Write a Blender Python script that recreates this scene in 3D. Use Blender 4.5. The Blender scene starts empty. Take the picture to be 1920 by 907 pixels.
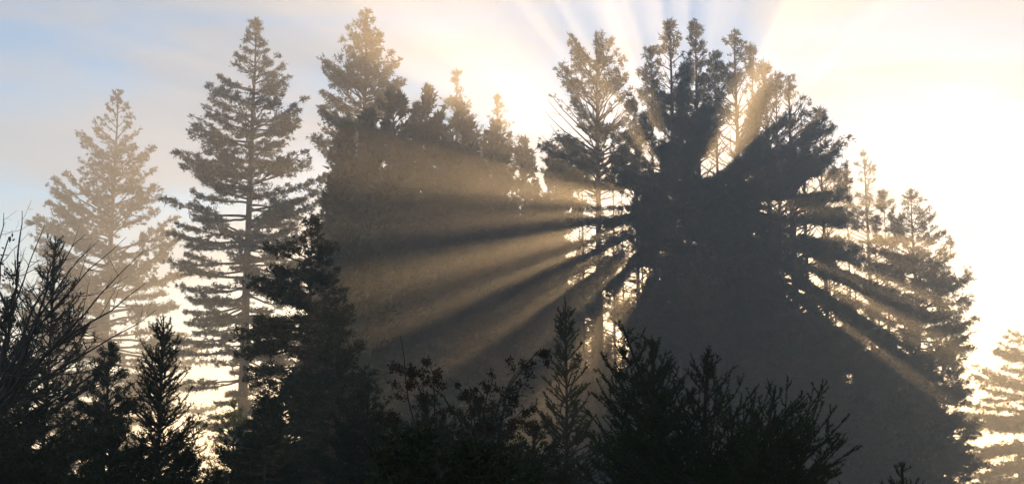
import bpy, math, numpy as np
from math import radians, sin, cos, tan, pi
from mathutils import Vector
rng = np.random.default_rng(7)
scene = bpy.context.scene

# ------------------------------------------------------------------ camera
CAMZ = 6.0
F = 2637.0                      # focal length in photograph pixels (1920 wide)
HORIZON = 930.0                 # the horizon lies just under the lower edge
PITCH = math.atan((HORIZON - 453.5) / F)
cam_d = bpy.data.cameras.new("camera")
cam = bpy.data.objects.new("camera", cam_d)
scene.collection.objects.link(cam)
cam.location = (0, 0, CAMZ)
cam.rotation_euler = (pi / 2 + PITCH, 0, 0)
cam_d.sensor_width = 36.0
cam_d.lens = 36.0 * F / 1920.0
cam_d.clip_start = 0.1
cam_d.clip_end = 4000
scene.camera = cam

# ------------------------------------------------------------------ sky, sun, exposure
SUNPX = (1280, 392)
_x, _z = (SUNPX[0] - 960) / F, -(SUNPX[1] - 453.5) / F
_d = Vector((_x, cos(PITCH) - _z * sin(PITCH), sin(PITCH) + _z * cos(PITCH))).normalized()
SUN_EL = math.asin(_d.z)
SUN_AZ = math.atan2(_d.x, _d.y)           # clockwise from +Y
SKY_STRENGTH = 0.135
SUN_STRENGTH = 5.0
HAZE_DENSITY = 0.0023
HAZE_G = 0.76
world = bpy.data.worlds.new("World")
scene.world = world
world.use_nodes = True
wn, wl = world.node_tree.nodes, world.node_tree.links
wn.clear()
sky = wn.new("ShaderNodeTexSky"); sky.sky_type = 'NISHITA'; sky.sun_disc = False
sky.sun_elevation = SUN_EL; sky.sun_rotation = SUN_AZ
sky.air_density = 1.1; sky.dust_density = 0.03; sky.ozone_density = 2.7
bg = wn.new("ShaderNodeBackground"); bg.inputs[1].default_value = SKY_STRENGTH
tc = wn.new("ShaderNodeTexCoord")
mp = wn.new("ShaderNodeMapping"); mp.inputs['Scale'].default_value = (4.0, 4.0, 15.0)
mp.inputs['Rotation'].default_value = (0, radians(8), 0)
nz = wn.new("ShaderNodeTexNoise"); nz.inputs['Scale'].default_value = 1.1; nz.inputs['Detail'].default_value = 5
nz.inputs['Roughness'].default_value = 0.45; nz.inputs['Distortion'].default_value = 0.5
cr = wn.new("ShaderNodeValToRGB")
cr.color_ramp.elements[0].position = 0.46; cr.color_ramp.elements[0].color = (0, 0, 0, 1)
cr.color_ramp.elements[1].position = 0.62; cr.color_ramp.elements[1].color = (0.75, 0.75, 0.75, 1)
mx = wn.new("ShaderNodeMixRGB"); mx.inputs[2].default_value = (3.5, 3.7, 4.0, 1)
wo = wn.new("ShaderNodeOutputWorld")
wl.new(tc.outputs['Generated'], mp.inputs['Vector']); wl.new(mp.outputs[0], nz.inputs['Vector'])
wl.new(nz.outputs['Fac'], cr.inputs[0]); wl.new(cr.outputs[0], mx.inputs[0])
wl.new(sky.outputs[0], mx.inputs[1]); wl.new(mx.outputs[0], bg.inputs[0]); wl.new(bg.outputs[0], wo.inputs[0])

sun_d = bpy.data.lights.new("sun", 'SUN'); sun_d.energy = SUN_STRENGTH; sun_d.angle = radians(0.5)
sun_d.color = (1.0, 0.575, 0.23)
sun = bpy.data.objects.new("sun", sun_d); scene.collection.objects.link(sun)
sun.rotation_euler = _d.to_track_quat('Z', 'Y').to_euler()
sun.location = (60, 400, 90)

vs = scene.view_settings
vs.view_transform = 'Standard'; vs.look = 'None'; vs.gamma = 1.0; vs.use_curve_mapping = False
vs.exposure = 0.12
cy = scene.cycles
cy.use_denoising = True
cy.use_adaptive_sampling = False
cy.max_bounces = 4; cy.diffuse_bounces = 1; cy.glossy_bounces = 1; cy.transmission_bounces = 2
cy.transparent_max_bounces = 4; cy.volume_bounces = 2
cy.caustics_reflective = False; cy.caustics_refractive = False

# ------------------------------------------------------------------ helpers
def ray(px, py):
    x, z = (px - 960) / F, -(py - 453.5) / F
    return np.array([x, cos(PITCH) - z * sin(PITCH), sin(PITCH) + z * cos(PITCH)])
def at(px, py, Y):
    d = ray(px, py); return np.array([0, 0, CAMZ]) + d * (Y / d[1])
def project(P):
    q = P - np.array([0, 0, CAMZ])
    fw = q[:, 1] * cos(PITCH) + q[:, 2] * sin(PITCH); up = -q[:, 1] * sin(PITCH) + q[:, 2] * cos(PITCH)
    return 960 + F * q[:, 0] / fw, 453.5 - F * up / fw
def link(o, parent=None):
    scene.collection.objects.link(o)
    if parent is not None: o.parent = parent
    return o
def tag(o, label=None, cat=None, group=None, kind=None):
    for k, v in (('label', label), ('category', cat), ('group', group), ('kind', kind)):
        if v: o[k] = v
    return o
class MB:
    def __init__(s): s.v = []; s.f = []; s.n = 0
    def add(s, V, Fc):
        V = np.asarray(V, float).reshape(-1, 3); Fc = np.asarray(Fc, int)
        s.v.append(V); s.f.append(Fc + s.n); s.n += len(V)
    def tubes(s, P, R, sides=5, cap=True):
        """P (N,K,3) polylines, R (N,K) radii"""
        P = np.asarray(P, float); R = np.asarray(R, float)
        if P.ndim == 2: P = P[None]; R = R[None]
        N, K, _ = P.shape
        if N == 0: return
        T = np.gradient(P, axis=1); T /= np.linalg.norm(T, axis=2, keepdims=True) + 1e-9
        ref = np.where(np.abs(T[:, :1, 2:3]) > 0.8, np.array([1., 0, 0]), np.array([0, 0, 1.]))
        ref = np.broadcast_to(ref, T.shape)
        A = np.cross(T, ref); A /= np.linalg.norm(A, axis=2, keepdims=True) + 1e-9
        B = np.cross(T, A)
        th = np.arange(sides) * 2 * pi / sides
        V = P[:, :, None] + R[:, :, None, None] * (np.cos(th)[None, None, :, None] * A[:, :, None] + np.sin(th)[None, None, :, None] * B[:, :, None])
        base = (np.arange(N) * K * sides)[:, None, None]
        k = (np.arange(K - 1) * sides)[None, :, None]; j = np.arange(sides)[None, None]; j2 = (j + 1) % sides
        a = base + k + j; b = base + k + j2; c = base + k + sides + j2; d = base + k + sides + j
        q = np.stack([a, b, c, d], -1).reshape(-1, 4)
        s.add(V, np.concatenate([q[:, [0, 1, 2]], q[:, [0, 2, 3]]]))
    def blades(s, C, D, L, W):
        """narrow triangular leaves: base centre C, direction D, length L, width W; random roll"""
        n = len(C)
        if n == 0: return
        D = D / (np.linalg.norm(D, axis=1, keepdims=True) + 1e-9)
        S = np.cross(D, rng.normal(size=(n, 3))); S /= np.linalg.norm(S, axis=1, keepdims=True) + 1e-9
        L = np.broadcast_to(L, n)[:, None]; W = np.broadcast_to(W, n)[:, None]
        V = np.stack([C - S * W * .5 , C + S * W * .5, C + D * L], 1)
        s.add(V, np.arange(n * 3).reshape(-1, 3))
    def diamonds(s, C, D, L, W):
        n = len(C)
        if n == 0: return
        D = D / (np.linalg.norm(D, axis=1, keepdims=True) + 1e-9)
        S = np.cross(D, rng.normal(size=(n, 3))); S /= np.linalg.norm(S, axis=1, keepdims=True) + 1e-9
        L = np.broadcast_to(L, n)[:, None]; W = np.broadcast_to(W, n)[:, None]
        M = C + D * L * .45
        V = np.stack([C, M - S * W * .5, C + D * L, M + S * W * .5], 1)
        i = np.arange(n)[:, None] * 4
        s.add(V, np.concatenate([i + [[0, 1, 2]], i + [[0, 2, 3]]]))
    def build(s, name, mat, parent=None, loc=None, smooth=False):
        V = np.concatenate(s.v) if s.v else np.zeros((0, 3)); Fc = np.concatenate(s.f) if s.f else np.zeros((0, 3), int)
        if loc is not None: V = V - np.asarray(loc)
        me = bpy.data.meshes.new(name)
        me.vertices.add(len(V)); me.vertices.foreach_set('co', V.astype(np.float32).ravel())
        me.loops.add(len(Fc) * 3); me.loops.foreach_set('vertex_index', Fc.astype(np.int32).ravel())
        me.polygons.add(len(Fc)); me.polygons.foreach_set('loop_start', (np.arange(len(Fc)) * 3).astype(np.int32))
        me.update(calc_edges=True)
        if smooth: me.polygons.foreach_set('use_smooth', np.ones(len(Fc), bool))
        me.materials.append(mat)
        return link(bpy.data.objects.new(name, me), parent)

def leaf_mat(name, dark, light, scale=0.6, transl=0.25, rough=0.6, tcol=None):
    m = bpy.data.materials.new(name); m.use_nodes = True
    n, l = m.node_tree.nodes, m.node_tree.links; n.clear()
    o = n.new("ShaderNodeOutputMaterial"); p = n.new("ShaderNodeBsdfPrincipled"); p.inputs['Roughness'].default_value = rough
    p.inputs['Specular IOR Level'].default_value = 0.12
    t = n.new("ShaderNodeTexCoord"); z = n.new("ShaderNodeTexNoise"); z.inputs['Scale'].default_value = scale; z.inputs['Detail'].default_value = 4
    r = n.new("ShaderNodeValToRGB"); r.color_ramp.elements[0].position = .35; r.color_ramp.elements[1].position = .68
    r.color_ramp.elements[0].color = (*dark, 1); r.color_ramp.elements[1].color = (*light, 1)
    l.new(t.outputs['Object'], z.inputs['Vector']); l.new(z.outputs['Fac'], r.inputs[0]); l.new(r.outputs[0], p.inputs['Base Color'])
    if transl:
        tr = n.new("ShaderNodeBsdfTranslucent"); ms = n.new("ShaderNodeMixShader"); ms.inputs[0].default_value = transl
        if tcol: tr.inputs[0].default_value = (*tcol, 1)
        else: l.new(r.outputs[0], tr.inputs[0])
        l.new(p.outputs[0], ms.inputs[1]); l.new(tr.outputs[0], ms.inputs[2]); l.new(ms.outputs[0], o.inputs[0])
    else: l.new(p.outputs[0], o.inputs[0])
    return m
def bark_mat(name, a, b, scale=3.0):
    m = bpy.data.materials.new(name); m.use_nodes = True
    n, l = m.node_tree.nodes, m.node_tree.links
    p = n['Principled BSDF']; p.inputs['Roughness'].default_value = .9
    t = n.new("ShaderNodeTexCoord"); g = n.new("ShaderNodeMapping"); g.inputs['Scale'].default_value = (4, 4, .5)
    z = n.new("ShaderNodeTexNoise"); z.inputs['Scale'].default_value = scale; z.inputs['Detail'].default_value = 6
    r = n.new("ShaderNodeValToRGB"); r.color_ramp.elements[0].position = .35; r.color_ramp.elements[1].position = .65
    r.color_ramp.elements[0].color = (*a, 1); r.color_ramp.elements[1].color = (*b, 1)
    bp = n.new("ShaderNodeBump"); bp.inputs['Strength'].default_value = .6
    l.new(t.outputs['Object'], g.inputs[0]); l.new(g.outputs[0], z.inputs['Vector']); l.new(z.outputs['Fac'], r.inputs[0])
    l.new(r.outputs[0], p.inputs['Base Color']); l.new(z.outputs['Fac'], bp.inputs['Height']); l.new(bp.outputs[0], p.inputs['Normal'])
    return m
M_RED = leaf_mat("redwood_needles", (.028, .045, .018), (.075, .095, .035))
M_FIR = leaf_mat("fir_needles", (.014, .026, .011), (.034, .052, .020))
M_OAK = leaf_mat("evergreen_leaves", (.030, .042, .018), (.070, .085, .030), transl=.2)
M_SPR = leaf_mat("spruce_needles", (.014, .028, .010), (.034, .058, .020), scale=5, transl=.12, rough=.7)
M_SHR = leaf_mat("shrub_leaves", (.022, .020, .012), (.055, .042, .022), scale=6, transl=.15)
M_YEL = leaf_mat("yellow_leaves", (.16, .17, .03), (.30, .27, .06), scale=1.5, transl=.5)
M_BUSH = leaf_mat('bush_leaves', (.014, .022, .010), (.034, .044, .018), transl=.15)
M_BARK = bark_mat("redwood_bark", (.045, .028, .018), (.13, .085, .06))
M_TWIG = bark_mat("twig_bark", (.016, .013, .010), (.04, .033, .026), 8)

# ------------------------------------------------------------------ setting: ground
def ground_z(x, y):
    r = np.hypot(x, y)
    return -0.25 * np.clip((y - 20) / 60, 0, 1) + .25 * np.sin(x * .05) * np.cos(y * .043) + .5 * np.sin(x * .011 + 1) * np.sin(y * .013)
gx, gy = np.meshgrid(np.linspace(-700, 700, 141), np.linspace(-60, 1200, 127))
gz = ground_z(gx, gy)
gb = MB(); idx = np.arange(gx.size).reshape(gx.shape)
q = np.stack([idx[:-1, :-1], idx[:-1, 1:], idx[1:, 1:], idx[1:, :-1]], -1).reshape(-1, 4)
gb.add(np.stack([gx, gy, gz], -1), np.concatenate([q[:, [0, 1, 2]], q[:, [0, 2, 3]]]))
M_GROUND = bark_mat("forest_floor", (.03, .032, .015), (.09, .085, .04), .8)
tag(gb.build('ground', M_GROUND, smooth=True), kind='structure')

# ------------------------------------------------------------------ gaps in the foliage (photograph pixels at the tree line)
GAPS = [  # cx, cy, rx, ry, angle, strength
 (1135, 372, 48, 12, 8, 1), (1140, 400, 40, 5, -3, .9), (1092, 438, 32, 11, -14, 1), (1092, 470, 32, 6, -22, .9),
 (1190, 530, 34, 14, -48, .95), (1150, 470, 40, 6, -22, .7), (1095, 516, 36, 7, -30, .9),
 (1112, 480, 10, 90, 2, .0), (1130, 600, 9, 60, 0, .8), (1150, 625, 7, 60, 0, .7), (1165, 660, 12, 40, 0, .9), (1098, 640, 12, 50, 0, .8),
 (1040, 225, 38, 28, 0, .85), (1145, 210, 24, 18, 0, .9), (1000, 330, 60, 10, 20, .0),
 (1335, 312, 32, 16, -25, 1), (1366, 262, 15, 38, 30, 1), (1250, 160, 14, 14, 0, .6), (1452, 208, 32, 13, -50, .6), (1472, 258, 30, 10, -38, .7), (1225, 300, 8, 22, -25, .8),
 (1392, 186, 16, 32, 30, .7),
 (1515, 350, 32, 11, -12, .95), (1470, 397, 36, 7, 2, .95), (1525, 432, 46, 10, 6, 1), (1600, 440, 32, 8, 8, .95), (1505, 485, 28, 7, 25, 1), (1535, 530, 32, 8, 35, 1), (1555, 592, 30, 8, 42, 1), (1475, 520, 22, 5, 35, 1), (1500, 575, 24, 5, 42, .95), (1485, 535, 20, 4, 42, 1), (1630, 520, 30, 4, 22, .95), (1660, 610, 30, 5, 30, .9),
 (1585, 500, 22, 7, 25, .97), (1590, 548, 44, 8, 28, .95),
 (1605, 350, 14, 8, 0, .8), (1560, 385, 20, 4, -5, .8), (1680, 470, 24, 4, 14, .7), (1690, 540, 26, 4, 26, .7), (1600, 710, 14, 9, 0, .8), (1632, 655, 8, 8, 0, .7),
 (1273, 409, 3, 3, 0, .9), (1300, 412, 3, 3, 0, .9), (1275, 500, 3, 9, 0, .9), (1255, 560, 4, 9, 0, .8), (1333, 480, 3, 3, 0, .9),
]
SUNV = np.array(_d)
_g = np.random.default_rng(21)
for xa, xb, ya, yb, num in ((1075, 1185, 395, 580, 8), (1450, 1620, 340, 560, 4), (1620, 1760, 400, 620, 4), (1350, 1490, 150, 290, 5), (1010, 1150, 170, 260, 4), (1590, 1700, 560, 700, 4), (1190, 1240, 520, 600, 3)):
    for _ in range(num):
        cx, cy_ = _g.uniform(xa, xb), _g.uniform(ya, yb)
        GAPS.append((cx, cy_, _g.uniform(8, 24), _g.uniform(2.5, 6), math.degrees(math.atan2(cy_ - SUNPX[1], cx - SUNPX[0])), _g.uniform(.75, .97)))
for _ in range(34):
    a_ = _g.uniform(0, 2 * pi); r_ = _g.uniform(90, 230)
    GAPS.append((SUNPX[0] + 30 + r_ * cos(a_), SUNPX[1] - 60 + r_ * sin(a_), _g.uniform(2, 6), _g.uniform(2, 3.5), math.degrees(a_), .95))
def gap_keep(C):
    """probability test: False where the photograph shows light between the boughs"""
    px, py = project(C)
    # the same place followed along the sun's rays to the 130 m tree line
    k = (121 - C[:, 1]) / SUNV[1]
    sx, sy = project(C + k[:, None] * SUNV)
    drop = np.zeros(len(C))
    for cx, cy_, rx, ry, a, st in GAPS:
        if st <= 0: continue
        ca, sa = cos(radians(a)), sin(radians(a)); rx, ry, st = rx + 1.5, ry + 1.5, st ** .35
        for X, Yp in ((px, py), (sx, sy)):
            u = ((X - cx) * ca + (Yp - cy_) * sa) / rx; v = (-(X - cx) * sa + (Yp - cy_) * ca) / ry
            r = u * u + v * v
            drop = np.maximum(drop, st * np.clip(2.0 - r * 1.0, 0, 1))
    return rng.random(len(C)) > drop

# ------------------------------------------------------------------ conifers of the tree line
def conifer(name, label, cat, px, ytop, Y, prof, n_limb=150, e_top=35, e_bot=-5, curve=0.18, s0=.3, dens=1.0, tuft=11, blade=.30,
            bw=.085, start=.2, plate=.42, group=None, lean=0.0, trunk_r=None, mat=None, zbase=None, wob=1.0, gap=True, broken=False, limb_vis=1.0, cluster=0.0, zthick=.25, q=1.0, cap=2.6, bark=None):
    """prof: rows (photo y, half width left, half width right) in photo pixels, from the top down"""
    if Y < 60: Y *= .62; q *= .62
    mat = mat or M_RED; bark = bark or M_BARK; blade *= q; bw *= q
    gap = gap and Y > 108
    global rng; rng = np.random.default_rng(abs(int(px * 7 + ytop * 13)))
    top = at(px, ytop, Y); base_xy = np.array([top[0], Y])
    zb = float(ground_z(base_xy[0], Y)) - .2 if zbase is None else zbase
    H = top[2] - zb
    sc = Y / F / cos(PITCH)
    zz = np.array([at(px, p[0], Y)[2] for p in prof])[::-1]
    wlf = np.array([p[1] for p in prof])[::-1] * sc; wr = np.array([p[2] for p in prof])[::-1] * sc
    zlow = max(zz[0], zb + .05 * H)
    root = link(bpy.data.objects.new(name, None)); root.location = (base_xy[0], base_xy[1], zb)
    tag(root, label, cat, group)
    R0 = trunk_r or H * .0115
    K = 26; t = np.linspace(0, 1, K)
    wobx = wob * .012 * H * np.cumsum(rng.normal(size=K)) / K * t; woby = wob * .012 * H * np.cumsum(rng.normal(size=K)) / K * t
    TP = np.stack([base_xy[0] + wobx - wobx[-1] * t ** 2 + lean * (t - 1) * 0, base_xy[1] + woby, zb + H * t], 1)
    TR = R0 * ((1 - t) ** .8 * .97 + .03) * (1 + .5 * np.exp(-t * 22))
    mb = MB(); mb.tubes(TP, TR, 9); mb.build('trunk', bark, root, loc=root.location, smooth=True)
    # limbs: tips follow the outline
    u = (np.arange(n_limb) + rng.random(n_limb)) / n_limb
    tipz = top[2] - (top[2] - zlow) * u ** 1.0
    # bunch the limbs into irregular tiers
    tipz += rng.normal(size=n_limb) * .012 * H
    tipz = np.clip(tipz, zlow, top[2] - .002 * H)
    phi = rng.random(n_limb) * 2 * pi + np.arange(n_limb) * 2.39996
    lw = np.interp(tipz, zz, wlf); rw = np.interp(tipz, zz, wr)
    c = np.cos(phi); side = np.where(c > 0, rw, lw); mean = (lw + rw) / 2
    Lr = (np.abs(c) * side + (1 - np.abs(c)) * mean) * rng.uniform(.72, 1.06, n_limb)
    weak = rng.random(n_limb) < .15; Lr = np.where(weak, Lr * rng.uniform(.45, .8, n_limb), Lr)
    Lr = np.maximum(Lr, .25 * q)
    hf = (top[2] - tipz) / max(top[2] - zlow, .1)
    el = np.radians(e_top + (e_bot - e_top) * np.clip(hf * 1.4, 0, 1) + rng.normal(size=n_limb) * 5)
    sag = -.28 * np.clip(hf * 1.3, 0, 1)
    rise = np.tan(el) + sag + curve
    sz = np.clip(tipz - Lr * rise, zb + .04 * H, top[2] - .01 * H)
    KL = 9; s = np.linspace(0, 1, KL)
    kink = rng.normal(size=(n_limb, KL, 3)) * (Lr[:, None, None] * .018); kink[:, 0] = 0; kink = np.cumsum(kink, 1) * .6
    ax = np.interp(sz, TP[:, 2], TP[:, 0]); ay = np.interp(sz, TP[:, 2], TP[:, 1])
    bend = rng.normal(size=n_limb) * .12
    def pt(i, ss):
        r = Lr[i] * ss
        ph = phi[i] + bend[i] * ss ** 2
        z = sz[i] + r * np.tan(el[i]) + Lr[i] * (sag[i] * ss ** 1.4 + curve * ss ** 3)
        kk = np.stack([np.stack([np.interp(a, s, kink[j, :, d]) for a, j in ((a, j) for a, j in zip(np.atleast_1d(ss), np.atleast_1d(i)))]) for d in range(3)], -1) if False else 0
        return np.stack([ax[i] + r * np.cos(ph), ay[i] + r * np.sin(ph), z], -1)
    I = np.repeat(np.arange(n_limb), KL).reshape(n_limb, KL); SS = np.broadcast_to(s, (n_limb, KL))
    LP = pt(I, SS) + kink
    LR = (R0 * .09 + Lr[:, None] * .012 * limb_vis) * (1 - .85 * s[None]) * limb_vis
    lb = MB(); lb.tubes(LP, LR, 4)
    # branchlets off every limb
    nb = np.maximum(4, (Lr / q * 4.2 * dens).astype(int))
    I = np.repeat(np.arange(n_limb), nb); n = len(I)
    sb = s0 + (1 - s0) * rng.random(n) ** .8
    sb0 = start
    iidx = np.clip(sb * (KL - 1), 0, KL - 1.001); fl = iidx.astype(int); fr = (iidx - fl)[:, None]
    Pb = pt(I, sb) + kink[I, fl] * (1 - fr) + kink[I, fl + 1] * fr
    sd = rng.choice([-1, 1], n); ang = phi[I] + bend[I] * sb ** 2 + sd * np.radians(rng.uniform(25, 70, n)) * np.where(sb > .93, .4, 1)
    lb_len = np.minimum(plate * Lr[I] * (1.08 - sb) ** .7 + .25 * q, cap * q) * rng.uniform(.5, 1.1, n)
    dirb = np.stack([np.cos(ang), np.sin(ang), np.tan(el[I]) * .4 + rng.normal(size=n) * .16 + .1], 1)
    dirb /= np.linalg.norm(dirb, axis=1, keepdims=True)
    s3 = np.linspace(0, 1, 3)
    BP = Pb[:, None] + dirb[:, None] * lb_len[:, None, None] * s3[None, :, None]; BP[:, 2, 2] -= lb_len * .08
    kb = (gap_keep(BP[:, 1]) if gap else np.ones(n, bool))
    lb.tubes(BP[kb], np.broadcast_to(np.array([.022, .015, .006]) * (1 + R0) * q, (kb.sum(), 3)), 3)
    lb.build('branches', bark, root, loc=root.location)
    # tufts
    nt = np.maximum(2, (lb_len / q * 3.4 * dens).astype(int) + 1)
    J = np.repeat(np.arange(n), nt); n2 = len(J)
    sj = rng.random(n2) ** .75
    C = Pb[J] + dirb[J] * (lb_len[J] * sj)[:, None]
    C[:, 2] -= lb_len[J] * .08 * sj ** 2
    C += rng.normal(size=C.shape) * np.array([.12, .12, .12 * zthick / .25]) * q
    Dt = dirb[J] + rng.normal(size=C.shape) * .25
    # crown tip
    ntip = 16; Ct = np.stack([np.full(ntip, top[0]), np.full(ntip, Y), top[2] - rng.random(ntip) ** 1.3 * .045 * H], 1)
    Ct[:, :2] += np.stack([np.interp(Ct[:, 2], TP[:, 2], TP[:, 0]) - top[0], np.interp(Ct[:, 2], TP[:, 2], TP[:, 1]) - Y], 1)
    C = np.concatenate([C, Ct]); Dt = np.concatenate([Dt, np.tile([0, 0, 1.], (ntip, 1)) + rng.normal(size=(ntip, 3)) * .35])
    if cluster:
        ph = np.sin(C[:, 0] * 1.3 + 2 * np.sin(C[:, 2] * .9)) * np.sin(C[:, 2] * 1.1 + np.sin(C[:, 1] * .8 + C[:, 0] * .5) * 2)
        kk = rng.random(len(C)) < (1 - cluster * np.clip(.5 - ph, 0, 1)); C, Dt = C[kk], Dt[kk]
    if gap:
        k = gap_keep(C); C, Dt = C[k], Dt[k]
    m = len(C)
    CC = np.repeat(C, tuft, 0) + rng.normal(size=(m * tuft, 3)) * .085 * q
    DD = np.repeat(Dt, tuft, 0) + rng.normal(size=(m * tuft, 3)) * .75; DD[:, 2] += .18
    fb = MB(); fb.blades(CC, DD, blade * rng.uniform(.5, 1.15, m * tuft), bw * rng.uniform(.7, 1.3, m * tuft))
    fb.build('crown', mat, root, loc=root.location)
    return root

def copy_tree(o, loc, rz=0, sc=1.0, label=None, parent=None):
    c = o.copy(); scene.collection.objects.link(c); c.parent = parent
    if parent is None:
        c.location = loc; c.rotation_euler = (0, 0, rz); c.scale = (sc, sc, sc)
        if label: c['label'] = label
    for ch in o.children: copy_tree(ch, None, parent=c)
    return c
#---SCENE---
conifer('redwood_tree', 'tall pale hazy redwood standing leftmost, washed in golden mist above the bare branches', 'tree', 222, 168, 175,
        [(168, 3, 3), (200, 18, 18), (230, 40, 42), (262, 75, 80), (300, 70, 85), (345, 120, 95), (400, 130, 120), (430, 170, 135), (480, 160, 160), (600, 160, 170), (760, 130, 190), (900, 100, 120)],
        n_limb=210, e_top=40, e_bot=5, dens=.85, blade=.42, bw=.12, tuft=10, cluster=.55)
conifer('redwood_tree', 'tall dark redwood with layered level boughs and visible trunk, second from the left', 'tree', 480, 33, 116,
        [(33, 3, 3), (60, 20, 22), (95, 40, 40), (125, 60, 66), (150, 88, 70), (190, 92, 98), (210, 105, 108), (245, 142, 116), (300, 145, 128), (340, 142, 132), (400, 150, 130), (500, 140, 120), (620, 140, 120), (760, 100, 80), (880, 60, 60)],
        n_limb=240, e_top=28, e_bot=-5, dens=1.0, cluster=.3, s0=.35, zthick=.08, cap=1.6, curve=.24)
conifer('redwood_tree', 'tall redwood with a sunlit golden rounded top, rising over the dark wood left of centre', 'tree', 688, 20, 120,
        [(20, 4, 4), (45, 34, 30), (80, 56, 58), (105, 86, 78), (135, 96, 80), (155, 98, 50), (200, 80, 60), (260, 100, 80), (330, 80, 80), (420, 90, 90), (600, 100, 90)],
        n_limb=200, e_top=45, e_bot=5, dens=1.15, cluster=.2)
conifer('redwood_tree', 'small pointed hazy conifer top above the dark wood between the golden top and the sunburst', 'tree', 857, 134, 140,
        [(134, 2, 2), (160, 16, 16), (200, 34, 32), (240, 46, 50), (320, 60, 60), (450, 70, 70), (650, 80, 80)], n_limb=90, e_top=45, e_bot=10, dens=1.2)
conifer('redwood_tree', 'slender faded conifer spire lower right of the small pointed one, on the dark ridge', 'tree', 932, 177, 150,
        [(177, 2, 2), (210, 16, 16), (250, 30, 32), (290, 40, 48), (400, 55, 60), (600, 80, 70)], n_limb=90, e_top=45, e_bot=10, dens=1.0)
conifer('redwood_tree', 'open redwood with a broken flat top and upswept boughs, left side of the sunburst', 'tree', 1118, 62, 116,
        [(62, 45, 40), (75, 52, 48), (110, 50, 66), (135, 110, 62), (190, 118, 66), (240, 116, 74), (300, 105, 75), (360, 70, 60), (440, 50, 50), (520, 55, 50), (600, 60, 60)],
        n_limb=190, e_top=50, e_bot=15, dens=1.1, cluster=.35, curve=.25, trunk_r=.5, s0=.4)
BIG = 'redwoods crowded in front of the sun'
conifer('redwood_tree', 'dark redwood in the sunburst crowd, the left of its two tallest spires', 'tree', 1257, 44, 110,
        [(44, 3, 3), (75, 18, 18), (100, 46, 26), (135, 60, 34), (170, 72, 44), (220, 96, 60), (300, 110, 70), (380, 110, 100), (500, 110, 100), (700, 120, 110)],
        n_limb=190, e_top=50, e_bot=5, dens=1.2, cluster=.3, blade=.36, group=BIG)
conifer('redwood_tree', 'dark redwood in the sunburst crowd with the narrow central spire', 'tree', 1303, 41, 113,
        [(41, 2, 2), (80, 12, 16), (120, 22, 26), (170, 40, 40), (230, 70, 70), (300, 110, 100), (400, 130, 130), (560, 130, 130), (720, 130, 130)],
        n_limb=190, e_top=50, e_bot=5, dens=1.2, cluster=.3, blade=.36, group=BIG)
conifer('redwood_tree', 'redwood with golden lit top just right of the two sunburst spires', 'tree', 1376, 58, 116,
        [(58, 3, 3), (90, 30, 36), (125, 46, 46), (180, 66, 56), (250, 80, 70), (330, 90, 90), (450, 100, 110), (600, 110, 120), (760, 120, 120)],
        n_limb=180, e_top=50, e_bot=5, dens=1.1, cluster=.35, blade=.36, group=BIG)
conifer('redwood_tree', 'sunlit redwood shoulder right of the golden top in the sunburst crowd', 'tree', 1435, 128, 119,
        [(128, 3, 3), (150, 34, 44), (200, 50, 66), (280, 70, 80), (400, 80, 80), (600, 100, 110), (760, 110, 110)],
        n_limb=150, e_top=50, e_bot=5, dens=1.0, cluster=.35, blade=.36, group=BIG)
conifer('redwood_tree', 'open redwood on the right edge of the sunburst with bare trunk and upswept limbs', 'tree', 1477, 148, 111,
        [(148, 3, 3), (175, 26, 30), (205, 30, 58), (240, 40, 88), (275, 50, 112), (330, 50, 100), (370, 60, 90), (430, 60, 60), (600, 70, 80), (760, 80, 100)],
        n_limb=120, e_top=45, e_bot=15, dens=.85, cluster=.4, curve=.2, trunk_r=.55, s0=.4, group=BIG)
for px, yt, wL, wR, Y, cl in [(1222, 92, 34, 26, 129, .25), (1285, 120, 60, 50, 133, .1), (1340, 96, 40, 44, 128, .15), (1408, 96, 40, 46, 134, .05), (1500, 176, 46, 50, 130, .1), (1455, 140, 48, 54, 125, .05), (1432, 122, 40, 46, 139, .05), (1480, 160, 44, 50, 137, .1), (1536, 208, 40, 42, 133, .2), (1190, 190, 36, 40, 130, .3)]:
    conifer('redwood_tree', 'one of the lesser spires feathering the dome of the sunburst crowd', 'tree', px, yt, Y * .88, [(yt, 3, 3), (yt + 28, wL * .5, wR * .5), (yt + 80, wL * .95, wR * .95), (yt + 180, wL * 1.4, wR * 1.4), (yt + 330, wL * 1.9, wR * 1.9), (940, wL * 2.2, wR * 2.2)],
            n_limb=190, e_top=50, e_bot=5, dens=1.1, blade=.34, group='lesser spires of the sunburst crowd', cluster=cl, trunk_r=.32)
conifer('redwood_tree', 'small flat-topped faded conifer in the glare right of the sunburst', 'tree', 1620, 287, 150,
        [(287, 6, 6), (320, 26, 26), (345, 36, 30), (380, 50, 40), (440, 70, 60), (560, 80, 80), (700, 80, 80)], n_limb=90, e_top=35, e_bot=10, dens=.9, cluster=.4)
conifer('redwood_tree', 'broad golden hazy conifer forming the right shoulder of the tree line', 'tree', 1708, 358, 134,
        [(358, 8, 8), (400, 36, 40), (440, 70, 74), (500, 110, 104), (560, 130, 100), (600, 140, 112), (650, 150, 95), (700, 160, 80), (800, 160, 80), (860, 150, 90)],
        n_limb=190, e_top=35, e_bot=0, dens=1.15, cluster=.35, curve=.25)
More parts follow.
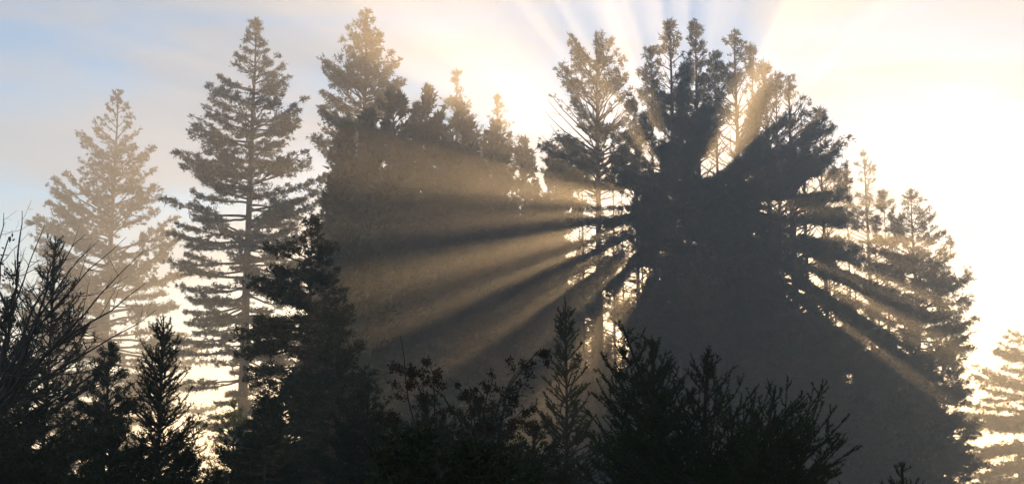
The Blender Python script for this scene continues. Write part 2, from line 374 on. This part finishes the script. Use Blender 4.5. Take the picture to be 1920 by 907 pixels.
conifer('redwood_tree', 'pale conifer cut off by the right edge, glowing in mist', 'tree', 1955, 560, 172,
        [(560, 4, 4), (610, 50, 40), (650, 85, 60), (700, 130, 90), (780, 165, 120), (960, 180, 130)], n_limb=170, e_top=20, e_bot=-5, dens=1.1, cluster=.5)


# ------------------------------------------------------------------ the dark wood: broad evergreens behind the light shafts
def dome(top, w, bottom, wl=1.0, wr=1.0, p=.42):
    rows = [(top, 3, 3)]
    for f in (.012, .04, .1, .15, .2, .26, .32, .4, .5, .62, .75, 1.0):
        k = min(1, (f / .55)) ** p
        j = 1 + .22 * math.sin(top * 1.7 + f * 23 + w); j2 = 1 + .22 * math.sin(top * 2.3 + f * 19 + w * .7)
        rows.append((top + (bottom - top) * f, w * k * wl * j, w * k * wr * j2))
    return rows
WOOD = 'evergreens massed in the dark wood'
WLAB = 'dense dark evergreen in the shaded wood between the golden top and the sunburst'
for px, yt, w, Y in [(738, 172, 85, 104), (800, 166, 90, 112), (868, 196, 80, 122), (925, 232, 75, 130), (985, 262, 60, 138), (1045, 292, 60, 142), (648, 240, 52, 92), (690, 215, 70, 98),
                     (700, 300, 100, 84), (636, 345, 56, 74), (770, 330, 110, 110), (850, 330, 110, 124), (930, 350, 110, 138), (1010, 380, 90, 156), (1090, 420, 70, 160),
                     (660, 440, 90, 62), (760, 470, 120, 100), (880, 480, 130, 120), (1000, 500, 110, 146), (700, 560, 120, 110), (820, 600, 130, 112), (940, 620, 130, 118), (1040, 640, 70, 122)]:
    conifer('evergreen_tree', WLAB, 'tree', px, yt, Y, dome(yt, w, 960), n_limb=170, e_top=62, e_bot=0, dens=1.3, blade=.6, bw=.24, tuft=8, s0=.2,
            group=WOOD, mat=M_OAK, plate=.5, cluster=.4 if Y < 106 else .12)
FILL = 'shaded trees filling the foot of the sunburst'
FLAB = 'grey shaded evergreen low under the sunburst redwoods, blurred by mist'
for px, yt, w, Y, cl in [(1148, 296, 50, 117, 0), (1092, 300, 50, 119, 0), (1030, 290, 56, 126, 0), (1055, 282, 66, 131, 0), (1118, 276, 56, 133, 0), (1085, 300, 72, 129, .2), (1165, 300, 60, 131, .35), (1150, 400, 70, 128, .5), (1200, 330, 60, 128, .3), (1110, 560, 90, 124, .3), (1545, 290, 50, 138, .15), (1585, 315, 60, 140, .2), (1655, 360, 60, 132, .2), (1545, 380, 80, 134, .1), (1640, 420, 90, 138, .15), (1560, 420, 70, 130, .15), (1600, 470, 90, 126, .2), (1760, 560, 60, 138, .3)]:
    conifer('redwood_tree', 'hazy young redwood crown with bright gaps at the flank of the sunburst', 'tree', px, yt, Y, [(yt, 3, 3), (yt + 40, w * .35, w * .35), (yt + 110, w * .75, w * .75), (yt + 220, w, w), (960, w * 1.15, w * 1.15)],
            n_limb=150, e_top=45, e_bot=5, dens=1.0, blade=.38, group='young redwoods at the flanks of the sunburst', cluster=cl, trunk_r=.2)
for px, yt, w, Y in [(1215, 540, 100, 122), (1300, 470, 120, 134), (1390, 440, 110, 138), (1460, 560, 110, 124), (1560, 640, 110, 126), (1660, 640, 110, 128), (1720, 690, 60, 130),
                     (1240, 380, 90, 138), (1350, 350, 90, 142), (1540, 700, 120, 110), (1680, 740, 85, 112), (1180, 700, 110, 110), (1380, 680, 130, 108)]:
    conifer('evergreen_tree', FLAB, 'tree', px, yt, Y, dome(yt, w, 960), n_limb=110, e_top=60, e_bot=0, dens=1.0, blade=.62, bw=.24, tuft=6, s0=.25,
            group=FILL, mat=M_OAK, plate=.5)

# ------------------------------------------------------------------ middle distance, in front of the mist
conifer('fir_tree', 'dark fir with ragged drooping boughs reaching left over the bright gap', 'tree', 585, 405, 44,
        [(405, 3, 3), (440, 30, 30), (480, 120, 50), (510, 110, 60), (560, 110, 70), (600, 150, 80), (640, 110, 80), (700, 130, 90), (760, 100, 100), (820, 140, 110), (960, 150, 120)],
        n_limb=190, e_top=25, e_bot=-12, dens=1.0, q=.42, curve=.05, s0=.3, mat=M_FIR, zbase=-.5)
conifer('fir_tree', 'dark green bushy fir standing in front of the ragged fir', 'tree', 628, 590, 38,
        [(590, 4, 4), (620, 30, 30), (660, 60, 60), (720, 95, 95), (800, 130, 130), (960, 160, 160)],
        n_limb=110, e_top=35, e_bot=0, dens=1.0, q=.4, mat=M_FIR, s0=.2, zbase=-.5)
conifer('fir_tree', 'low black fir filling the bottom edge at the foot of the ragged fir', 'tree', 500, 745, 30,
        [(745, 4, 4), (790, 45, 50), (850, 90, 90), (960, 140, 160)], n_limb=90, e_top=35, e_bot=0, dens=1.0, q=.32, mat=M_FIR, s0=.2, zbase=-.5)
conifer('young_fir', 'black conifer shoulder between the bare tree and the crisp young fir', 'tree', 205, 640, 28,
        [(640, 3, 3), (680, 30, 34), (740, 60, 60), (960, 110, 110)], n_limb=100, e_top=45, e_bot=10, dens=1.1, q=.25, mat=M_FIR, s0=.2, zbase=-.2, bark=M_TWIG)
conifer('young_fir', 'rounded black conifer at the left edge below the bare twigs', 'tree', 15, 560, 30,
        [(560, 10, 10), (600, 50, 50), (680, 80, 80), (960, 120, 120)], n_limb=100, e_top=45, e_bot=10, dens=1.1, q=.28, mat=M_FIR, s0=.2, zbase=-.2, bark=M_TWIG)
BUSH = 'black bushes along the lower edge'
for px, yt, w, Y in [(770, 815, 90, 7.5), (900, 830, 100, 7.5), (60, 760, 130, 17), (210, 800, 110, 16), (350, 840, 70, 18), (690, 720, 100, 22), (800, 740, 110, 20), (900, 760, 110, 18), (1000, 790, 100, 19)]:
    conifer('evergreen_bush', 'black bush merging with its neighbours along the lower edge', 'bush', px, yt, Y, dome(yt, w, 1020), n_limb=90, e_top=55, e_bot=10, dens=1.0,
            q=.17, mat=M_BUSH, s0=.2, zbase=-.2, group=BUSH, bark=M_TWIG, gap=False)
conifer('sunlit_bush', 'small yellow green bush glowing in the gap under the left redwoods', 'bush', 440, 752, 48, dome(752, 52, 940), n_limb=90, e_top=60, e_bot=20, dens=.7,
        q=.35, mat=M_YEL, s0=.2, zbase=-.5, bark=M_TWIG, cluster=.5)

# ------------------------------------------------------------------ near spruces: every shoot with its needles
def needles(mb, P0, D, L, step, nl, nw, frm=0.0):
    n = np.maximum(3, (L * (1 - frm) / step).astype(int)); J = np.repeat(np.arange(len(L)), n); m = len(J)
    u = frm + (1 - frm) * rng.random(m)
    Dj = D[J]; C = P0[J] + Dj * (L[J] * u)[:, None]
    S = rng.normal(size=(m, 3)); S[:, 2] += .25; S -= (S * Dj).sum(1, keepdims=True) * Dj; S /= np.linalg.norm(S, axis=1, keepdims=True) + 1e-9
    mb.blades(C, S + Dj * rng.uniform(.6, 1.3, m)[:, None], nl * rng.uniform(.7, 1.1, m), nw)
def spruce(label, px, ytop, Y, prof, whorl=.165, e_top=50, e_bot=18, nl=.021, nw=.0048, step=.0026, seed=0, up=.5, lean=0.0, mat=None):
    global rng; rng = np.random.default_rng(abs(int(px * 7 + ytop * 13)))
    Y *= .72; k9 = Y / 6.6; nl *= .8 * k9; nw *= .75 * k9; step *= .75 * k9; whorl *= .8 * k9
    top = at(px, ytop, Y); sc = Y / F / cos(PITCH)
    zz = np.array([at(px, p[0], Y)[2] for p in prof])[::-1]; wlf = np.array([p[1] for p in prof])[::-1] * sc; wr = np.array([p[2] for p in prof])[::-1] * sc
    zb = float(ground_z(top[0], Y)) - .1; zlow = zz[0]
    root = link(bpy.data.objects.new('spruce_tree', None)); root.location = (top[0], Y, zb); tag(root, label, 'tree')
    H = top[2] - zb; t = np.linspace(0, 1, 14)
    tb = MB(); tb.tubes(np.stack([top[0] - lean * np.clip(H * (1 - t), 0, 1.2) + .01 * np.sin(t * 9), Y + .01 * np.cos(t * 7), zb + H * t], 1), .005 + .055 * (1 - t) ** .8, 7)
    tb.build('trunk', M_TWIG, root, loc=root.location, smooth=True)
    bb, nb_ = MB(), MB()
    # limbs
    zs = np.arange(top[2] - .05 * k9, zlow - .2, -whorl * .24); P = []; 
    for k, z in enumerate(zs):
        for j in range(rng.integers(3, 6)):
            P.append((z + rng.normal() * whorl * .3, rng.random() * 2 * pi))
    P = np.array(P); z, phi = P[:, 0], P[:, 1]; N = len(z)
    c = np.cos(phi); lw = np.interp(z, zz, wlf); rw = np.interp(z, zz, wr); side = np.where(c > 0, rw, lw); mean = (lw + rw) / 2
    L = (np.abs(c) * side + (1 - np.abs(c)) * mean) * rng.uniform(.6, 1.08, N); L = np.maximum(L, .04 * k9)
    hf = np.clip((top[2] - z) / (top[2] - zlow), 0, 1); el = np.radians(e_top + (e_bot - e_top) * hf + rng.normal(size=N) * 7)
    zs_ = z - L * (np.tan(el) * .85)
    K = 8; s = np.linspace(0, 1, K); bend = rng.normal(size=N) * .25
    ph = phi[:, None] + bend[:, None] * s ** 2
    r = L[:, None] * s; sh = -lean * np.clip(top[2] - z, 0, 1.2)[:, None]
    LP = np.stack([top[0] + sh + r * np.cos(ph), Y + r * np.sin(ph), zs_[:, None] + L[:, None] * np.tan(el)[:, None] * (.62 * s + up * s ** 2.2)], -1)
    bb.tubes(LP, (.0035 * k9 + L[:, None] * .007) * (1 - .8 * s), 4)
    seg0 = LP[:, :-1].reshape(-1, 3); segd = (LP[:, 1:] - LP[:, :-1]).reshape(-1, 3); sl = np.linalg.norm(segd, axis=1); segd /= sl[:, None]
    keep = np.tile(s[:-1] > .25, N)
    needles(nb_, seg0[keep], segd[keep], sl[keep], step, nl, nw)
    # side shoots
    n2 = np.maximum(3, (L / (.035 * k9)).astype(int)); I = np.repeat(np.arange(N), n2); m = len(I); u = .2 + .78 * rng.random(m)
    fi = np.clip(u * (K - 1), 0, K - 1.001); a = fi.astype(int); fr = (fi - a)[:, None]
    Q = LP[I, a] * (1 - fr) + LP[I, a + 1] * fr; T = LP[I, a + 1] - LP[I, a]; T /= np.linalg.norm(T, axis=1, keepdims=True)
    def sides(T, lo, hi, m):
        S = np.cross(T, [0, 0, 1.]); S /= np.linalg.norm(S, axis=1, keepdims=True) + 1e-6
        U = np.cross(S, T); th = rng.choice([0, pi], m) + rng.normal(size=m) * .55
        R = S * np.cos(th)[:, None] + U * np.sin(th)[:, None]; an = np.radians(rng.uniform(lo, hi, m))[:, None]
        D = T * np.cos(an) + R * np.sin(an); D[:, 2] += .08; return D / np.linalg.norm(D, axis=1, keepdims=True)
    D2 = sides(T, 35, 60, m); L2 = (L[I] * .42 * (1.06 - u) ** .8 + .03 * k9) * rng.uniform(.5, 1.1, m); L2 = np.minimum(L2, .34 * k9)
    def curved(Q, D, Ln):
        P1 = Q + D * (Ln * .5)[:, None]; De = D + np.array([0, 0, .28]); De /= np.linalg.norm(De, axis=1, keepdims=True); P2 = P1 + De * (Ln * .5)[:, None]
        return np.stack([Q, P1, P2], 1), De
    C2, De2 = curved(Q, D2, L2); bb.tubes(C2, np.tile([.0028, .002, .001], (m, 1)) * k9, 3)
    needles(nb_, C2[:, 0], D2, L2 * .5, step, nl, nw); needles(nb_, C2[:, 1], De2, L2 * .5, step, nl, nw)
    big = np.where(L2 > .09 * k9)[0]; n3 = (L2[big] / (.04 * k9)).astype(int); J = np.repeat(big, n3); m3 = len(J); u3 = rng.uniform(.15, .9, m3)
    Q3 = np.where((u3 < .5)[:, None], C2[J, 0] + D2[J] * (L2[J] * u3)[:, None], C2[J, 1] + De2[J] * (L2[J] * (u3 - .5))[:, None])
    D3 = sides(np.where((u3 < .5)[:, None], D2[J], De2[J]), 35, 60, m3); L3 = (L2[J] * .42 * (1.05 - u3) + .02 * k9) * rng.uniform(.6, 1.1, m3)
    needles(nb_, Q3, D3, L3, step * 1.1, nl, nw)
    # leader
    needles(nb_, np.array([[top[0], Y, top[2] - .35 * k9]]), np.array([[0, 0, 1.]]), np.array([.36 * k9]), step * .7, nl, nw)
    bb.build('branches', M_TWIG, root, loc=root.location); nb_.build('needles', mat or M_SPR, root, loc=root.location)
    return root
spruce('crisp young fir with pointed top against the golden gap, right of the bare tree', 306, 594, 19,
       [(594, 1, 1), (625, 22, 22), (660, 44, 38), (700, 62, 52), (740, 58, 66), (800, 78, 88), (850, 90, 100), (960, 115, 125)], e_bot=25, mat=M_FIR, whorl=.085)
spruce('dark conifer rising behind the bare tree at the left', 104, 446, 28,
       [(446, 1, 1), (490, 28, 28), (540, 52, 58), (600, 82, 94), (660, 100, 115), (740, 130, 140), (960, 160, 160)], e_bot=15, mat=M_FIR)
spruce('slim young spruce spire standing left of and behind the big spruce clump', 1060, 562, 25,
       [(562, 1, 1), (600, 16, 16), (640, 28, 28), (700, 40, 42), (760, 58, 60), (850, 80, 85), (1000, 110, 110)], )
spruce('left leader of the big near spruce clump, its tip level with the misty trunks', 1166, 612, 9.5,
       [(612, 2, 2), (640, 26, 32), (670, 55, 60), (720, 90, 100), (800, 140, 140), (1000, 170, 170)], e_bot=22, lean=-.35)
spruce('middle leader of the big near spruce clump, just right of its left leader', 1222, 634, 10.2,
       [(640, 2, 2), (680, 30, 40), (740, 70, 70), (800, 90, 90), (1000, 130, 130)], e_bot=22)
spruce('bushy spruce with a cross-shaped top at the centre of the near clump', 1326, 654, 9.0,
       [(654, 2, 2), (690, 48, 50), (720, 85, 100), (745, 120, 165), (790, 165, 270), (830, 200, 305), (900, 240, 300), (1000, 280, 280)], e_bot=16, lean=.08)
spruce('low spruce at the right end of the near clump, upswept shoots over grey mist', 1452, 728, 8.6,
       [(728, 2, 2), (755, 70, 80), (775, 110, 150), (810, 150, 160), (860, 180, 140), (1000, 220, 160)], e_bot=18, lean=.22)
spruce('tiny spruce tip poking up at the lower edge right of the near clump', 1690, 872, 9.0,
       [(872, 2, 2), (900, 40, 45), (950, 80, 60), (1100, 100, 100)], e_bot=22)

# ------------------------------------------------------------------ bare tree at the left, leafy twigs in the middle
def bez(p0, p1, p2, K):
    t = np.linspace(0, 1, K)[:, None]; return p0 * (1 - t) ** 2 + 2 * p1 * t * (1 - t) + p2 * t ** 2
def twiggy(mb, P, r0, r1, lvl, spread=35, ratio=.42, per=5.0, ends=None, upb=.25):
    K = len(P); L = np.linalg.norm(np.diff(P, axis=0), axis=1).sum()
    J = rng.normal(size=P.shape) * L * .018; J[0] = 0; P = P + np.cumsum(J, 0) * .5
    mb.tubes(P, np.linspace(r0, r1, K), 4 if r0 > .015 else 3)
    if ends is not None and lvl <= 1: ends.append(P)
    if lvl == 0: return
    n = max(2, int(per * L ** .7))
    for k in range(n):
        u = rng.uniform(.2, .97); i = min(int(u * (K - 1)), K - 2); Q = P[i] + (P[i + 1] - P[i]) * (u * (K - 1) - i)
        T = P[i + 1] - P[i]; T /= np.linalg.norm(T)
        R = rng.normal(size=3); R -= R.dot(T) * T; R /= np.linalg.norm(R); a = radians(rng.uniform(.5, 1.2) * spread)
        D = T * cos(a) + R * sin(a); l = L * ratio * (1.15 - u) * rng.uniform(.6, 1.2)
        D2 = D + np.array([0, 0, upb]); D2 /= np.linalg.norm(D2)
        rr = (r0 + (r1 - r0) * u) * .55
        twiggy(mb, bez(Q, Q + D * l * .5, Q + D * l * .5 + D2 * l * .5, max(4, K - 2)), rr, max(rr * .25, r1 * .5), lvl - 1, spread, ratio, per, ends, upb)
rng = np.random.default_rng(77)
root = link(bpy.data.objects.new('bare_tree', None)); bt = at(-30, 1000, 11); bt[2] = float(ground_z(bt[0], 11)) - .1; root.location = bt
tag(root, 'leafless tree with fanning fine twigs at the left edge, black against pale mist', 'tree')
fork = at(-25, 800, 11); mb = MB(); mb.tubes(bez(bt, bt + [0, 0, 2], fork, 8), np.linspace(.16, .09, 8), 8); mb.build('trunk', M_TWIG, root, loc=bt, smooth=True)
mb = MB()
for tx, ty, dy in [(15, 375, .5), (40, 400, -.8), (75, 420, 1), (110, 440, -.5), (150, 425, .4), (200, 440, -.3), (245, 455, .8), (275, 470, -.5), (285, 520, 0), (288, 575, 1), (235, 650, -.6)]:
    tip = at(tx, ty, 11 + dy * .7); mid = fork + (tip - fork) * .5 + np.array([.12, 0, -.1]) + np.array([.0, 0, -.4 if tx > 180 else -.1]) + rng.normal(size=3) * .12
    twiggy(mb, bez(fork, mid + np.array([-.15 - .001 * max(tx, 0), 0, .25]), tip, 12), .02, .0022, 3, spread=62, ratio=.5, per=7.5, upb=.3)
mb.build('branches', M_TWIG, root, loc=bt)

def leafy(label, base, tips, Y, leaf, n_leaf, per=9, lv=2, ratio=.22):
    global rng; rng = np.random.default_rng(abs(int(base[0])) + 5)
    b = at(*base, Y); b[2] = float(ground_z(b[0], Y)) - .1
    root = link(bpy.data.objects.new('leafy_shrub', None)); root.location = b; tag(root, label, 'shrub')
    mb = MB(); ends = []
    for tx, ty, dy, hx, hy in tips:
        tip = at(tx, ty, Y + dy); mid = at(hx, hy, Y + dy * .5); low = at(hx * .6 + base[0] * .4, 1010, Y)
        mb.tubes(bez(b, b * .3 + low * .7, low, 7) + np.linspace(0, 1, 7)[:, None] * 0, np.linspace(.016, .009, 7), 5)
        twiggy(mb, bez(low, mid, tip, 16), .0095, .0022, lv, spread=65, ratio=ratio * rng.uniform(.7, 1.2), per=per, ends=ends, upb=-.05)
    mb.build('stems', M_TWIG, root, loc=b)
    lf = MB(); P = np.concatenate([e[2:] for e in ends]); D = np.concatenate([np.diff(e, axis=0)[1:] for e in ends])
    D /= np.linalg.norm(D, axis=1, keepdims=True)
    k = P[:, 2] > CAMZ - (.1 if lv == 1 else .6); P, D = P[k], D[k]
    C = np.repeat(P, n_leaf, 0) + rng.normal(size=(len(P) * n_leaf, 3)) * leaf * .45
    lf.diamonds(C, np.repeat(D, n_leaf, 0) + rng.normal(size=C.shape) * .6, leaf * rng.uniform(.4, 1.25, len(C)), leaf * rng.uniform(.3, .6, len(C)))
    lf.build('leaves', M_SHR, root, loc=b)
    return root
leafy('scrubby leafy shrub arching left over the dark middle of the lower edge', (940, 1100),
      [(758, 628, 0, 770, 800), (728, 705, .3, 800, 720), (800, 655, -.3, 800, 800), (838, 690, .2, 900, 760), (862, 735, 0, 880, 700), (690, 770, .2, 800, 740), (760, 690, -.4, 880, 720), (900, 790, .2, 850, 800), (720, 830, .2, 790, 790)], 8.5, .024, 2)
leafy('second leafy shrub with a hooked top touching the slim spruce spire', (960, 1100),
      [(1015, 700, 0, 930, 600), (1000, 668, .2, 900, 740), (925, 690, .1, 900, 780), (895, 740, -.2, 960, 760), (985, 740, .3, 920, 700), (1010, 780, .3, 920, 780)], 8.8, .024, 2)
leafy('dark leafy twig tip entering at the left edge beside the bare tree', (-60, 900),
      [(2, 488, 0, -25, 560), (-10, 480, .1, -35, 560)], 5.0, .02, 3, per=2, lv=1)

# ------------------------------------------------------------------ haze
hb = MB()
x0, x1, y0, y1, z0, z1 = -720, 720, -80, 1220, -3.0, 49.6
V = [(x, y, z) for x in (x0, x1) for y in (y0, y1) for z in (z0, z1)]
fq = [(0, 1, 3, 2), (4, 6, 7, 5), (0, 4, 5, 1), (2, 3, 7, 6), (0, 2, 6, 4), (1, 5, 7, 3)]
hb.add(V, [t for a, b, c, d in fq for t in ((a, b, c), (a, c, d))])
mh = bpy.data.materials.new("haze_air"); mh.use_nodes = True
n, l = mh.node_tree.nodes, mh.node_tree.links; n.clear()
o = n.new("ShaderNodeOutputMaterial"); pv = n.new("ShaderNodeVolumePrincipled")
pv.inputs['Color'].default_value = (.86, .93, 1.0, 1); pv.inputs['Density'].default_value = HAZE_DENSITY; pv.inputs['Anisotropy'].default_value = HAZE_G
l.new(pv.outputs[0], o.inputs['Volume'])
tag(hb.build('haze', mh), 'thin golden morning mist filling the air between the trees', 'haze', kind='stuff')
